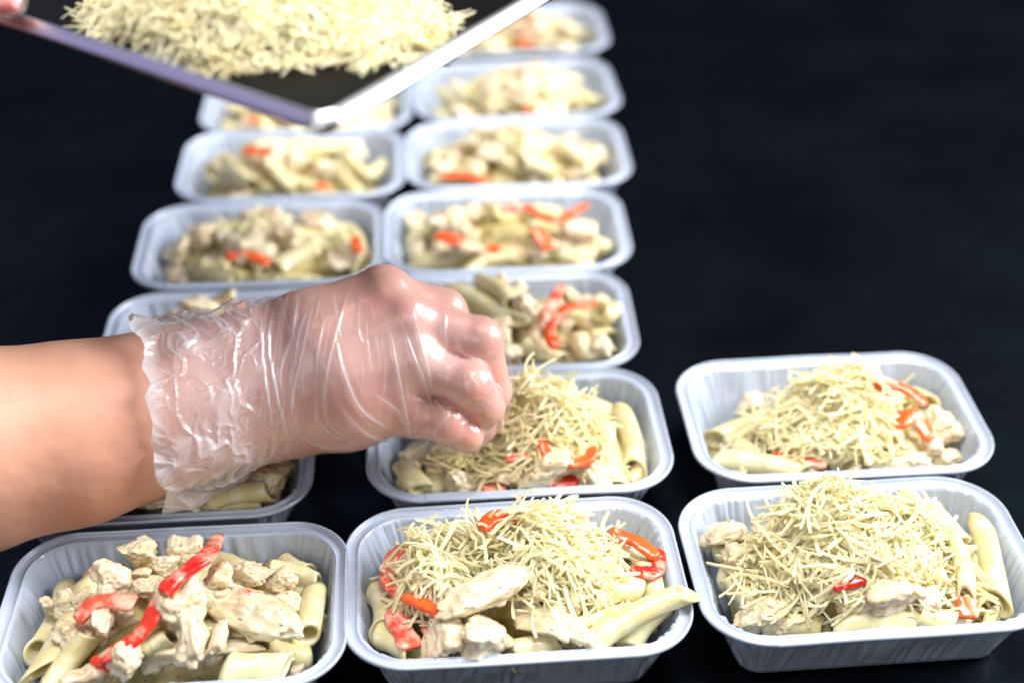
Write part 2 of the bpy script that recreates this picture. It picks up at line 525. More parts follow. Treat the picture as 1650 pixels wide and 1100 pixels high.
# ------------------------------------------------------------------ food piece meshes
def penne_mesh(seed, flat=0.0, R=.0053, L=.046):
    """a hollow quill with slanted ends, lying along X"""
    r = random.Random(seed)
    nseg, nr = 26, 15
    R2 = R - .0013
    slant = r.uniform(.75, 1.05); ph = r.uniform(0, 6.28) if seed % 3 else -math.pi / 2
    bend = r.uniform(-.0022, .0022); pinch = r.uniform(.05, .15) if seed % 5 == 0 else 0
    kink = r.uniform(-.3, .3)
    V = []; F = []
    th = np.arange(nseg) / nseg * 2 * np.pi
    for lay, rad in ((0, R), (1, R2)):
        for i in range(nr + 1):
            t = i / nr * 2 - 1
            e = abs(t)
            # widen at the ends a bit, collapse there when flat
            sq = 1 - flat * (.5 + .5 * e) - pinch * math.exp(-((t - kink) / .12) ** 2)
            rr = rad * (1 + .07 * e ** 4)
            yy = rr * np.cos(th) * (1 + (1 - sq) * .5); zz = rr * np.sin(th) * sq
            wob = 1 + .03 * vnoise(np.stack([np.cos(th) * 1.3, np.sin(th) * 1.3, 0 * th + t * 2.5 + seed], 1), seed)
            yy = yy * wob; zz = zz * wob
            sl = slant * rr * np.cos(th - ph)
            x = t * (L / 2 - R * slant * .6) + sl * (e ** 1.2) * (1 if t > 0 else 1)
            V.append(np.stack([x, yy + bend * (1 - t * t) * 1.0, zz + .002 * math.sin(seed) * (1 - t * t)], 1))
    V = np.concatenate(V)
    n = nseg
    for lay in (0, 1):
        for i in range(nr):
            for j in range(n):
                a = lay * (nr + 1) * n + i * n + j; b_ = lay * (nr + 1) * n + i * n + (j + 1) % n
                q = [a, b_, b_ + n, a + n]
                F.append(q if lay == 1 else q[::-1])
    off = (nr + 1) * n
    for i, fl in ((0, 0), (nr, 1)):
        for j in range(n):
            a = i * n + j; b_ = i * n + (j + 1) % n
            q = [a, b_, b_ + off, a + off]
            F.append(q if not fl else q[::-1])
    return mesh("penne", V, F, M_pasta)


_ico = None


def ico():
    global _ico
    if _ico is None:
        import bmesh
        bm = bmesh.new(); bmesh.ops.create_icosphere(bm, subdivisions=5, radius=1)
        V = np.array([v.co[:] for v in bm.verts]); F = np.array([[v.index for v in f.verts] for f in bm.faces])
        bmesh.ops.delete(bm, geom=bm.verts, context='VERTS')
        bmesh.ops.create_icosphere(bm, subdivisions=4, radius=1)
        bm.verts.ensure_lookup_table()
        V2 = np.array([v.co[:] for v in bm.verts]); F2 = np.array([[v.index for v in f.verts] for f in bm.faces])
        bm.free(); _ico = (V, F, V2, F2)
    return _ico


def chunk_mesh(seed, long=False, fine=True):
    rs = np.random.RandomState(seed)
    V, F, V2, F2 = ico()
    if not fine: V, F = V2, F2
    P = V / np.maximum(1e-6, np.sum(np.abs(V) ** 3.2, 1) ** (1 / 3.2))[:, None] * .95     # boxy
    for _ in range(9):
        n = rs.normal(size=3); n /= np.linalg.norm(n); d = rs.uniform(.48, .85)
        e = P @ n - d
        P = P - np.where(e > 0, e * .8, 0)[:, None] * n
    P = P / np.abs(P).max(0)
    o = rs.uniform(0, 50, 3)
    AS = np.array([2.6, 1, 1]) if long else np.array([1.15, 1, 1])
    P = P * (1 + .30 * vnoise(P * AS * 1.25 + o, seed) + .12 * vnoise(P * AS * 2.6 + o, seed + 1))[:, None]
    Q = P * AS * 2.0
    rid = 1 - np.abs(vnoise(Q * 1.6 + o, seed + 3)) * 2
    nv = V
    P = P + nv * (.06 * (.6 if long else 1) * rid + .06 * vnoise(P * AS * 4 + o, seed + 5) + .038 * vnoise(P * AS * 8 + o, seed + 6) + .014 * vnoise(P * AS * 18 + o, seed + 7))[:, None]
    if long: P = P * np.array([1, 1, 1]) + np.array([0, 1, 0]) * (.18 * (P[:, :1] ** 2) * rs.choice([-1, 1]))
    return mesh("chicken_chunk", P * .01, F, M_chick)


PEN = [penne_mesh(s, flat=(0, .05, .38, .1)[s % 4]) for s in range(12)]
CHK = [chunk_mesh(100 + s) for s in range(9)]
CHL = [chunk_mesh(200 + s, True) for s in range(6)]
CHK_LO = [chunk_mesh(300 + s, False, False) for s in range(7)]

rng = random.Random(7)
FOOD = {}          # tray -> list of (object) for the rays of the cheese


def put_penne(root, k, a, b_, variant=None, roll=None, R=1.0):
    a = inside(k, a, .0045); b_ = inside(k, b_, .0045)
    d = Vector(b_ - a); L = d.length + .004
    me = PEN[rng.randrange(12) if variant is None else variant]
    o = link("penne", me, root, tuple((a + b_) / 2), frame_from(d, roll=rng.uniform(0, 6.28) if roll is None else roll), (L / .046, R, R))
    FOOD[k].append(o); return o


def put_chunk(root, k, p, wx, wy, ang=0, long=False, th=None, lo=False, m=None):
    p = inside(k, p, m or min(.016, .36 * max(wx, wy)))
    me = rng.choice(CHK_LO if lo else (CHL if long else CHK))
    th = th or min(wx, wy) * .85
    o = link("chicken_chunk", me, root, tuple(p), Euler((rng.uniform(-.35, .35), rng.uniform(-.25, .25), ang)), (wx / .019, wy / .019, th / .019))
    FOOD[k].append(o); return o


def sweep(points, w_, t_, seed=0, n=26, curl=.6):
    """a strip of pepper along a smooth line: curved cross-section, cut ends"""
    P = [np.asarray(p, float) for p in points]
    P = [2 * P[0] - P[1]] + P + [2 * P[-1] - P[-2]]
    out = []
    m = len(P) - 3
    for i in range(n + 1):
        s = i / n * m; j = min(int(s), m - 1); t = s - j
        p0, p1, p2, p3 = P[j:j + 4]
        out.append(.5 * ((2 * p1) + (-p0 + p2) * t + (2 * p0 - 5 * p1 + 4 * p2 - p3) * t * t + (-p0 + 3 * p1 - 3 * p2 + p3) * t ** 3))
    out = np.array(out)
    T = np.gradient(out, axis=0); T /= np.linalg.norm(T, axis=1)[:, None]
    rs = random.Random(seed); twist0 = rs.uniform(-.25, .25); twist1 = rs.uniform(-.25, .25)
    cs = []; K = 18
    for i in range(K):
        a = i / K * 2 * math.pi
        x = abs(math.cos(a)) ** .4 * math.copysign(1, math.cos(a)) * w_ / 2
        y = abs(math.sin(a)) ** .7 * math.copysign(1, math.sin(a)) * t_ / 2
        y += -curl * (x / (w_ / 2)) ** 2 * t_ * .5
        cs.append((x, y))
    V = []; F = []
    for i in range(n + 1):
        t = Vector(T[i]); up = Vector((0, 0, 1)); side = t.cross(up)
        if side.length < .1: side = Vector((1, 0, 0))
        side.normalize(); upv = side.cross(t)
        tw = twist0 + (twist1 - twist0) * i / n
        sd = side * math.cos(tw) + upv * math.sin(tw); uv = -side * math.sin(tw) + upv * math.cos(tw)
        e = min(i, n - i) / n; f = min(1, .72 + e * 4)
        wv = 1 + .10 * math.sin(seed + i * .45)
        for x, y in cs:
            q = Vector(out[i]) + sd * (x * f * wv) + uv * (y * f)
            V.append(q[:])
    for i in range(n):
        for j in range(K):
            a = i * K + j; b_ = i * K + (j + 1) % K
            F.append([a, b_, b_ + K, a + K])
    F.append(list(range(K))[::-1]); F.append([n * K + j for j in range(K)])
    V = np.array(V)
    V = V + .00028 * np.stack([vnoise(V * 330, seed + q) for q in range(3)], 1)
    return V, F


def put_pepper(root, k, pts, wpx, lift, material, curl=.35, thick=.0027):
    P = [inside(k, on_heap(k, x, y, lift), .003) for x, y in pts]
    d = np.dot(np.mean(P, 0) - CP, CF)
    V, F = sweep(P, 1.2 * wpx / FPX * d, thick, seed=len(FOOD[k]) + int(pts[0][0]), curl=curl)
    o = centred("pepper_strip", V, F, material, root)
    FOOD[k].append(o); return o


def sauce_bed(root, k):
    X, Y, th = TRAYS[k]; nx, ny = 70, 48
    V = []
    c, s = math.cos(th), math.sin(th)
    for j in range(ny + 1):
        for i in range(nx + 1):
            # squircle mapping keeps the bed inside the rounded corners
            u, v_ = i / nx * 2 - 1, j / ny * 2 - 1
            r = max(abs(u), abs(v_)); q = (u ** 4 + v_ ** 4) ** .25 if r > 0 else 1
            f = r / q if q > 0 else 1
            lx, ly = u * f * (TL / 2 - .0165), v_ * f * (TW / 2 - .0165)
            x, y = X * SC + c * lx - s * ly, Y * SC + s * lx + c * ly
            z = min(heapz(k, x, y)[0] - (.0062 if k in ('A0', 'B0', 'C0', 'B1', 'C1') else .0085), .014 + .6 * heapz(k, x, y)[0])
            z -= .006 * max(0, r - .8) / .2
            V.append((x, y, z))
    V = np.array(V); V[:, 2] += .0022 * fbm(V * np.array([90, 90, 0]) + 3, 4)
    V[:, 2] = np.maximum(V[:, 2], .004)
    F = [[j * (nx + 1) + i, j * (nx + 1) + i + 1, (j + 1) * (nx + 1) + i + 1, (j + 1) * (nx + 1) + i] for j in range(ny) for i in range(nx)]
    return centred("sauce", V, F, M_sauce, root)


SERVE_LABEL = {
    'A0': 'creamy chicken penne without cheese, a long red pepper strip running diagonally across it', 'B0': 'creamy chicken penne, one long quill sticking out over the right rim of its tray',
    'C0': 'creamy chicken penne in the front right tray, almost buried under cheese', 'B1': 'creamy chicken penne in the tray under the gloved fingertips',
    'C1': 'creamy chicken penne in the far right tray of the second row', 'A1': 'creamy chicken penne in the tray beneath the glove cuff',
    'A2': 'blurred chicken penne peeping out above the glove cuff', 'B2': 'soft-focus chicken penne with two curved red pepper strips, behind the knuckles',
    'A3': 'blurred chicken penne, left one of the second pair behind the hand', 'B3': 'blurred chicken penne with the most red pepper, second tray behind the knuckles',
    'A4': 'blurred chicken penne with an orange pepper piece below the corner of the black pan', 'B4': 'blurred chicken penne with one red strip at its front, third tray behind the knuckles',
    'A5': 'blurred chicken penne mostly hidden under the corner of the black pan', 'B5': 'blurred chicken penne beside the bright rim of the black pan',
    'B6': 'farthest chicken penne, at the top edge of the photo'}


def serving(k, penne=(), chunks=(), peppers=(), fill=(10, 12), lo=False, seed=1, top=False):
    X, Y, th = TRAYS[k]
    root = link("pasta_serving", None, None, (X * SC, Y * SC, .004), label=SERVE_LABEL[k], category='pasta dish', group='servings of chicken penne')
    FOOD[k] = []
    r = random.Random(seed * 31 + 5)
    sauce_bed(root, k)
    c, s = math.cos(th), math.sin(th)

    def rp(lift, mx=.018):
        lx = r.uniform(-1, 1) * (TL / 2 - mx); ly = r.uniform(-1, 1) * (TW / 2 - mx)
        x, y = X * SC + c * lx - s * ly, Y * SC + s * lx + c * ly
        return np.array([x, y, heapz(k, x, y)[0] + lift])
    for i in range(fill[0]):
        p = rp((-.006 if not top else -.0035) + r.uniform(-.002, .001 if not top else .004)); a = r.uniform(0, 6.28); L = r.uniform(.017, .022)
        d = np.array([math.cos(a), math.sin(a), 0]) * L
        A_, B_ = p - d, p + d
        A_ = inside(k, A_, .004); B_ = inside(k, B_, .004)
        A_[2] = .5 * p[2] + .5 * (heapz(k, A_[0], A_[1])[0] - .005); B_[2] = .5 * p[2] + .5 * (heapz(k, B_[0], B_[1])[0] - .005)
        if np.linalg.norm(B_ - A_) > .024: put_penne(root, k, A_, B_)
    for i in range(fill[1]):
        p = rp((-.004 if not top else -.001) + r.uniform(-.003, .002))
        sz = r.uniform(.012, .019)
        put_chunk(root, k, p, sz, sz * r.uniform(.7, 1), r.uniform(0, 6.28), lo=lo or not top)
    for i in range(0 if lo else 12):
        p = rp(.002 + r.uniform(-.002, .004)); sz = r.uniform(.005, .009)
        put_chunk(root, k, p, sz * 1.3, sz, r.uniform(0, 6.28), lo=True)
    for q in penne:
        x0, y0, x1, y1 = q[:4]; l0 = q[4] if len(q) > 4 else .0; l1 = q[5] if len(q) > 5 else l0
        put_penne(root, k, on_heap(k, x0, y0, l0), on_heap(k, x1, y1, l1), *(q[6:8]))
    for q in chunks:
        x, y, wx, wy = q[:4]; a = q[4] if len(q) > 4 else 0; lift = q[5] if len(q) > 5 else .003
        p = on_heap(k, x, y, lift); d = np.dot(p - CP, CF) / FPX
        put_chunk(root, k, p, wx * d, wy * d * 1.15, a, long=wx > 1.8 * wy, th=wy * d * .95, lo=lo)
    for q in peppers:
        put_pepper(root, k, q[0], q[1], q[2], q[3], *(q[4:]))
    return root


serving('A0', seed=1, fill=(9, 9),
        penne=[(440, 922, 528, 942, .004), (505, 958, 494, 1024, .004), (150, 925, 44, 1100, .006), (150, 1020, 85, 1105, .002), (365, 1075, 465, 1086, .006),
               (375, 880, 420, 922, .002), (462, 908, 500, 922, .0), (240, 1045, 272, 1030, .004), (430, 1040, 500, 1060, -.002), (480, 945, 520, 1000, -.002), (345, 905, 395, 930, 0.)],
        chunks=[(225, 887, 62, 50, .3, .012), (298, 889, 52, 42, 0, .008), (180, 930, 60, 46, .4, .010), (109, 976, 45, 36, 0, .004), (167, 1000, 36, 48, 0, .010),
                (292, 975, 70, 70, .2, .012), (309, 1026, 52, 80, 0, .010), (352, 935, 52, 44, 0, .008), (392, 924, 85, 36, -.5, .006), (454, 935, 42, 36, .5, .010),
                (425, 1004, 170, 56, -.45, .012), (349, 1037, 36, 56, 0, .006), (207, 1058, 50, 62, -.4, .010), (298, 1087, 180, 38, -.03, .008), (263, 911, 42, 32, 0, .006),
                (120, 1024, 60, 42, .6, .004), (447, 1056, 50, 30, 0, .0), (150, 1090, 90, 32, .2, .006), (165, 905, 40, 30, 0, .0), (330, 960, 60, 40, .5, .004), (455, 970, 60, 40, 0, .004), (238, 950, 40, 30, 0, .002)],
        peppers=[([(350, 862), (333, 893), (288, 928), (262, 955)], 25, .021, M_red, .3), ([(262, 950), (246, 990), (216, 1028), (160, 1062)], 26, .016, M_red, .5),
                 ([(122, 998), (160, 968), (218, 970)], 27, .012, M_pale, .4), ([(385, 952), (425, 958)], 14, .012, M_pale), ([(86, 1018), (108, 1002)], 16, .002, M_orange),
                 ([(150, 1060), (182, 1072)], 20, .008, M_red)])
serving('B0', seed=2, fill=(9, 7),
        penne=[(951, 1044, 1110, 953, .006, .020, 1), (1020, 1047, 1108, 978, .0, .010, 4), (922, 1013, 1036, 980, .004, .004), (1044, 918, 1068, 978, .008, .004), (950, 970, 1027, 949, .008, .008, 5),
               (586, 1028, 662, 1064, .006, .006, 0), (598, 956, 614, 1018, .004), (912, 975, 938, 935, .004), (830, 1050, 900, 1040, .0), (760, 1060, 700, 1050, .0), (990, 1010, 1060, 1000, -.003), (1000, 900, 1070, 890, .0)],
        chunks=[(800, 950, 165, 46, .45, .015), (716, 1030, 62, 66, .2, .010), (776, 1020, 84, 62, .5, .012), (892, 1010, 125, 46, -.42, .010), (798, 812, 46, 28, 0, .005),
                (867, 818, 60, 30, 0, .008), (685, 949, 60, 42, 0, .006), (867, 950, 30, 50, 0, .006), (1005, 887, 52, 34, 0, .006), (850, 1046, 70, 30, 0, .0), (740, 975, 50, 40, 0, .008), (1090, 940, 40, 40, 0, .0), (940, 1045, 40, 30, 0, 0)],
        peppers=[([(774, 850), (806, 831), (870, 836)], 26, .014, M_orange), ([(984, 858), (1024, 871), (1060, 897)], 20, .016, M_orange), ([(1018, 920), (1056, 918), (1088, 884)], 26, .014, M_red),
                 ([(655, 880), (628, 904), (627, 935), (650, 960)], 22, .012, M_pale), ([(650, 960), (686, 974), (714, 990)], 20, .016, M_orange), ([(632, 982), (648, 1012), (664, 1044)], 32, .010, M_pale), ([(690, 1005), (700, 1040)], 24, .006, M_red)])
serving('C0', seed=3, fill=(8, 8),
        penne=[(1605, 845, 1628, 985, .012, .006, 0, 1.2), (1494, 816, 1545, 875, .010), (1518, 842, 1577, 848, .0), (1550, 866, 1590, 872, -.002), (1577, 895, 1596, 985, .002), (1350, 1011, 1486, 1010, .006),
               (1480, 988, 1535, 1018, .008), (1575, 999, 1632, 1005, .0), (1540, 880, 1558, 968, .010), (1150, 892, 1180, 892, .0), (1450, 800, 1500, 850, .010), (1240, 1010, 1330, 1016, .0), (1180, 930, 1230, 990, .004)],
        chunks=[(1168, 861, 72, 46, .2, .008), (1194, 902, 52, 42, 0, .006), (1228, 992, 72, 46, 0, .006), (1432, 947, 92, 58, .3, .014), (1391, 977, 112, 36, .1, .012), (1494, 961, 44, 42, 0, .010),
                (1322, 795, 44, 24, 0, .008), (1260, 1005, 60, 36, 0, .003), (1460, 990, 60, 36, 0, .006)],
        peppers=[([(1340, 944), (1394, 932)], 18, .021, M_red), ([(1558, 962), (1568, 1010)], 30, .012, M_orange)])
serving('C1', seed=4, fill=(7, 7),
        penne=[(1125, 752, 1212, 772, .003), (1155, 741, 1303, 766, .007), (1194, 722, 1220, 740, .004), (1492, 597, 1494, 652, .006), (1518, 611, 1522, 650, .004), (1180, 720, 1230, 690, .0), (1450, 600, 1480, 640, 0.)],
        chunks=[(1403, 592, 44, 30, 0, .001), (1547, 697, 46, 46, .3, .008), (1515, 678, 46, 36, 0, .010), (1537, 742, 62, 34, -.3, .004), (1297, 755, 40, 22, 0, .006), (1473, 745, 52, 30, 0, .006), (1210, 650, 34, 28, 0, .0),
                (1438, 752, 82, 30, 0, .006), (1240, 700, 50, 40, 0, .004), (1500, 715, 40, 34, 0, .006), (1560, 735, 34, 30, 0, .0)],
        peppers=[([(1388, 613), (1437, 618), (1472, 633), (1492, 652)], 22, .016, M_orange), ([(1443, 684), (1474, 667), (1502, 708)], 22, .016, M_orange), ([(1250, 730), (1285, 740), (1332, 748)], 17, .010, M_red)])
serving('B1', seed=5, fill=(8, 7),
        penne=[(973, 680, 1006, 790, .006, .004, 1), (1002, 668, 1047, 764, .006, .004, 5), (1018, 790, 1055, 757, .0, .002, 2), (1035, 705, 1052, 742, .0), (624, 788, 662, 784, .004), (656, 752, 680, 806, .010, .010, 2, 0), (695, 775, 722, 790, .004),
               (956, 657, 1025, 675, .002), (900, 790, 960, 780, 0.), (620, 740, 690, 720, -.002)],
        chunks=[(963, 768, 56, 48, 0, .010), (882, 755, 84, 56, .2, .012), (747, 777, 60, 40, 0, .006), (720, 745, 60, 40, 0, .004), (820, 770, 50, 36, 0, .006), (930, 700, 60, 40, 0, .002), (680, 735, 50, 36, 0, .0)],
        peppers=[([(873, 704), (884, 731), (916, 746), (948, 738), (956, 720)], 17, .019, M_orange), ([(814, 736), (857, 730)], 22, .014, M_pale), ([(776, 787), (816, 792)], 26, .008, M_pale), ([(881, 790), (931, 772)], 20, .008, M_red)])
serving('A1', seed=6, fill=(12, 20), top=True,
        penne=[(335, 812, 455, 800, .006, .006, 0), (318, 832, 440, 836, .000), (430, 745, 480, 760, .0), (350, 775, 420, 790, .002)],
        chunks=[(200, 805, 50, 36, 0, .008), (262, 806, 60, 34, 0, .010), (427, 771, 60, 40, 0, .006), (310, 815, 50, 30, 0, .004), (395, 745, 50, 34, 0, .004), (170, 825, 40, 24, 0, .002)],
        peppers=[([(405, 752), (432, 750)], 16, .010, M_orange), ([(125, 838), (150, 832)], 16, .002, M_red)])
serving('B2', seed=7, fill=(12, 18), top=True,
        penne=[(735, 465, 830, 518, .008), (780, 458, 830, 498, .008), (968, 500, 1002, 500, .010), (846, 556, 902, 588, .006), (930, 540, 950, 590, .006), (690, 500, 760, 560, .004), (960, 540, 1000, 570, .002)],
        chunks=[(800, 540, 46, 40, 0, .010), (960, 565, 50, 40, 0, .008), (850, 500, 46, 36, 0, .008), (760, 585, 60, 36, 0, .008), (980, 490, 40, 34, 0, .004), (820, 570, 40, 36, 0, .008), (720, 470, 40, 30, 0, .002)],
        peppers=[([(906, 458), (882, 500), (874, 533)], 14, .014, M_pale), ([(959, 487), (910, 497), (885, 530), (896, 560)], 16, .017, M_orange)])
serving('A2', seed=8, fill=(14, 20), lo=True, top=True, chunks=[(320, 495, 60, 34, 0, .01), (360, 485, 50, 30, 0, .01)], peppers=[([(384, 486), (388, 508)], 16, .016, M_orange)])
serving('A3', seed=9, fill=(16, 22), lo=True, top=True,
        penne=[(330, 430, 380, 455, .004), (440, 430, 500, 400, .006), (540, 380, 580, 430, .004), (600, 350, 590, 420, .0)],
        peppers=[([(362, 412), (400, 410), (434, 424)], 16, .016, M_orange), ([(572, 382), (578, 406)], 14, .014, M_orange)])
serving('B3', seed=10, fill=(13, 22), lo=True, top=True,
        chunks=[(710, 355, 50, 40, 0, .006), (930, 370, 56, 44, 0, .010)],
        peppers=[([(706, 378), (742, 388)], 24, .014, M_orange), ([(786, 398), (806, 402)], 18, .014, M_orange), ([(862, 368), (876, 388), (886, 402)], 18, .018, M_orange),
                 ([(806, 334), (850, 338)], 16, .014, M_pale), ([(846, 332), (893, 353), (945, 330)], 13, .018, M_orange)])
serving('A4', seed=11, fill=(17, 20), lo=True, top=True, penne=[(370, 260, 410, 300, .008), (430, 255, 470, 300, .008), (560, 250, 600, 290, .006)],
        peppers=[([(396, 242), (436, 244)], 24, .014, M_orange), ([(508, 300), (532, 300)], 14, .008, M_orange)])
serving('B4', seed=12, fill=(14, 20), lo=True, top=True, penne=[(850, 215, 845, 260, .008), (850, 262, 900, 285, .008), (900, 230, 940, 260, .01)],
        peppers=[([(709, 284), (745, 282), (782, 290)], 16, .006, M_orange), ([(920, 228), (938, 232)], 14, .014, M_pale)])
serving('A5', seed=13, fill=(14, 20), lo=True, top=True, peppers=[([(398, 190), (420, 192)], 12, .010, M_orange)])
serving('B5', seed=14, fill=(14, 22), lo=True, top=True, peppers=[([(845, 176), (866, 178)], 12, .004, M_orange)])
serving('B6', seed=15, fill=(14, 20), lo=True, top=True, peppers=[([(830, 66), (862, 72)], 14, .008, M_orange), ([(835, 44), (862, 40)], 12, .012, M_pale)])


# ------------------------------------------------------------------ grated cheese
def shred_geo(seed):
    r = random.Random(seed)
    n = 8; L = r.uniform(.013, .031) if seed % 5 else r.uniform(.004, .009)
    curv = r.gauss(0, 1) * (42 if seed % 3 else 110); curv2 = r.gauss(0, 16)
    w0 = r.uniform(.0004, .0008); t0 = r.uniform(.00028, .0005)
    pos = np.zeros(3); a = 0; e = 0; P = []; D = []
    for i in range(n + 1):
        d = np.array([math.cos(a) * math.cos(e), math.sin(a) * math.cos(e), math.sin(e)])
        P.append(pos.copy()); D.append(d); pos = pos + d * L / n
        a += curv * L / n * (1 + .5 * math.sin(i + seed)); e += curv2 * L / n
    P = np.array(P); P -= P.mean(0); V = []
    tw = r.uniform(-.5, .5)
    for i in range(n + 1):
        d = D[i]; sd = np.cross([0, 0, 1], d); sd /= np.linalg.norm(sd); up = np.cross(d, sd)
        f = min(1, .8 + 2 * min(i, n - i) / n) * r.uniform(.8, 1.15)
        c, s = math.cos(tw * i), math.sin(tw * i)
        A, B = c * sd + s * up, -s * sd + c * up
        for x, y in ((-1, -1), (1, -1), (1, 1), (-1, 1)):
            V.append(P[i] + A * x * w0 * f + B * y * t0 * f)
    F = []
    for i in range(n):
        for j in range(4):
            q = i * 4 + j; q2 = i * 4 + (j + 1) % 4
            F.append([q, q2, q2 + 4, q + 4])
    F.append([3, 2, 1, 0]); F.append([n * 4, n * 4 + 1, n * 4 + 2, n * 4 + 3])
    return np.array(V), np.array(F)


SG = [shred_geo(s) for s in range(40)]
SM = [mesh("cheese_shred", v_, f_, M_cheese, False, {'tone': np.zeros(len(v_))}) for v_, f_ in SG]


def tray_rays(k):
    trees = []
    for o in FOOD[k]:
        M = Matrix.LocRotScale(o.location + o.parent.location, o.rotation_euler, o.scale)
        me = o.data; n = len(me.vertices); co = np.empty(n * 3); me.vertices.foreach_get('co', co)
        co = co.reshape(-1, 3) @ np.array(M.to_3x3()).T + np.array(M.translation)
        trees.append((co, [tuple(p.vertices) for p in me.polygons]))
    V = np.concatenate([t[0] for t in trees]); F = []; off = 0
    for co, fs in trees:
        F += [tuple(i + off for i in f) for f in fs]; off += len(co)
    return BVHTree.FromPolygons(V.tolist(), F)


def cheese(k, blobs, loc, label, n_single, seed, surf=None, scale=1.0, loose=()):
    """blobs: (centre xy world, radii, thickness, count)"""
    r = random.Random(seed)
    root = link("grated_cheese", None, None, loc, label=label, category='grated cheese', group='heaps of grated cheese')
    items = []
    for (cx, cy_), (rx, ry), T, cnt, spill in blobs:
        for _ in range(cnt):
            rad = math.sqrt(r.random()) * (1 + abs(r.gauss(0, spill))); a = r.uniform(0, 6.2832)
            x, y = cx + rx * rad * math.cos(a), cy_ + ry * rad * math.sin(a)
            th = T * max(0, 1 - rad * rad) ** .62
            s0 = surf(x, y)
            if s0 is None: continue
            t = 1.05 - .17 * r.random() if T > .008 else r.random()
            z = s0 + .0009 + th * t * (1 + .08 * float(vnoise(np.array([x * 130, y * 130, seed])))) + r.random() * .0012
            HH = lambda u_, w_: T * max(0, 1 - ((u_ - cx) / rx) ** 2 - ((w_ - cy_) / ry) ** 2) ** .62
            gx = max(-1.1, min(1.1, (HH(x + .003, y) - HH(x - .003, y)) / .006)); gy = max(-1.1, min(1.1, (HH(x, y + .003) - HH(x, y - .003)) / .006))
            yaw = 5 * float(vnoise(np.array([x * 55, y * 55, seed * 3.3]))) + r.gauss(0, .75)
            tilt = gx * math.cos(yaw) + gy * math.sin(yaw) + r.gauss(0, .12 + (.45 if r.random() < .08 else 0))
            tilt = max(-1.3, min(1.3, tilt))
            d = (math.cos(yaw), math.sin(yaw), tilt)
            if r.random() < .06: z += .002
            if k in TRAYS:
                dd = Vector(d).normalized() * .0125; bad = False
                for sg in (-1, 1):
                    e_ = np.array([x + sg * dd.x, y + sg * dd.y, z + sg * dd.z])
                    if e_[2] < HR + .0015 and np.abs(inside(k, np.array([e_[0], e_[1], min(e_[2], HR)]), .0012)[:2] - e_[:2]).max() > 1e-5: bad = True
                if bad: continue
            items.append((z - s0 + s0 * .4, (x, y, z), frame_from(d, roll=r.uniform(-.8, .8)), r.randrange(40), r.uniform(.85, 1.25) * scale,
                          max(0, .55 * vnoise(np.array([x * 70, y * 70, z * 90 + seed])) + r.uniform(-.1, .15) )))
    items.sort(key=lambda q: -q[0])
    for q in items[:n_single]:
        link("cheese_shred", SM[q[3]], root, q[1], q[2], (q[4],) * 3)
    VV = []; FF = []; TT = []; off = 0
    for q in items[n_single:]:
        v_, f_ = SG[q[3]]
        R = np.array(q[2]) * q[4]
        VV.append(v_ @ R.T + np.array(q[1])); FF.append(f_ + off); off += len(v_); TT.append(np.full(len(v_), q[5]))
    for (cx, cy_), (rx, ry), T, cnt, spill in blobs:  # solid core added beneath the shreds so the gaps look bright
        if T < .008: continue
        nr, na = 16, 56; P = []
        for i in range(nr + 1):
            for j in range(na):
                rad = i / nr * .88; a = j / na * 6.2832
                x, y = cx + rx * rad * math.cos(a), cy_ + ry * rad * math.sin(a)
                s0 = surf(x, y)
                P.append((x, y, s0, rad))
        P = [(x, y, (s0 if s0 is not None else min(p[2] for p in P if p[2] is not None)), q_) for x, y, s0, q_ in P]
        P = np.array(P); z = P[:, 2].reshape(nr + 1, na)
        for _ in range(3): z[1:-1] = (z[1:-1] * 2 + z[2:] + z[:-2] + np.roll(z, 1, 1)[1:-1] + np.roll(z, -1, 1)[1:-1]) / 6
        q_ = P[:, 3]; P[:, 2] = z.ravel() + T * np.maximum(0, 1 - q_ * q_) ** .62 * .88 - .0030 * q_ ** 2
        P[:, 2] += .0022 * fbm(P[:, :3] * 160, seed) + .001 * vnoise(P[:, :3] * 520, seed)
        if k in TRAYS:
            for q in range(len(P)): P[q, :3] = inside(k, np.array([P[q, 0], P[q, 1], min(P[q, 2], HR)]), .006) * [1, 1, 0] + [0, 0, P[q, 2]]
        f_ = np.array([[i * na + j, (i + 1) * na + j, (i + 1) * na + (j + 1) % na, i * na + (j + 1) % na] for i in range(nr) for j in range(na)])
        VV.append(P[:, :3]); FF.append(f_ + off); off += len(P); TT.append(.12 + .2 * vnoise(P[:, :3] * 90, 5))
    if VV:
        V = np.concatenate(VV) - np.array(loc)
        link("cheese_shreds", mesh("cheese_shreds", V, np.concatenate(FF), M_cheese, False, {'tone': np.clip(np.concatenate(TT), 0, 1)}), root, loc, kind='stuff')
    return root


def smooth_top(k):
    tree = tray_rays(k)
    cache = {}

    def one(x, y):
        h = tree.ray_cast(Vector((x, y, .2)), Vector((0, 0, -1)))
        return h[0].z if h[0] is not None else None

    def f(x, y):
        z0, lx, ly = heapz(k, x, y)
        if abs(lx) > TL / 2 - .012 or abs(ly) > TW / 2 - .012: return None
        if math.hypot(max(0, abs(lx) - TL / 2 + .03), max(0, abs(ly) - TW / 2 + .03)) > .019: return None
        v_ = [one(x + dx, y + dy) for dx, dy in ((0, 0), (.004, 0), (-.004, 0), (0, .004), (0, -.004))]
        v_ = [z for z in v_ if z is not None]
        m = min(sum(v_) / len(v_), z0 + .007) if v_ else z0 - .004
        return max(m, z0 - .006) if abs(lx) < TL / 2 - .012 and abs(ly) < TW / 2 - .012 else max(m, .02)
    return f


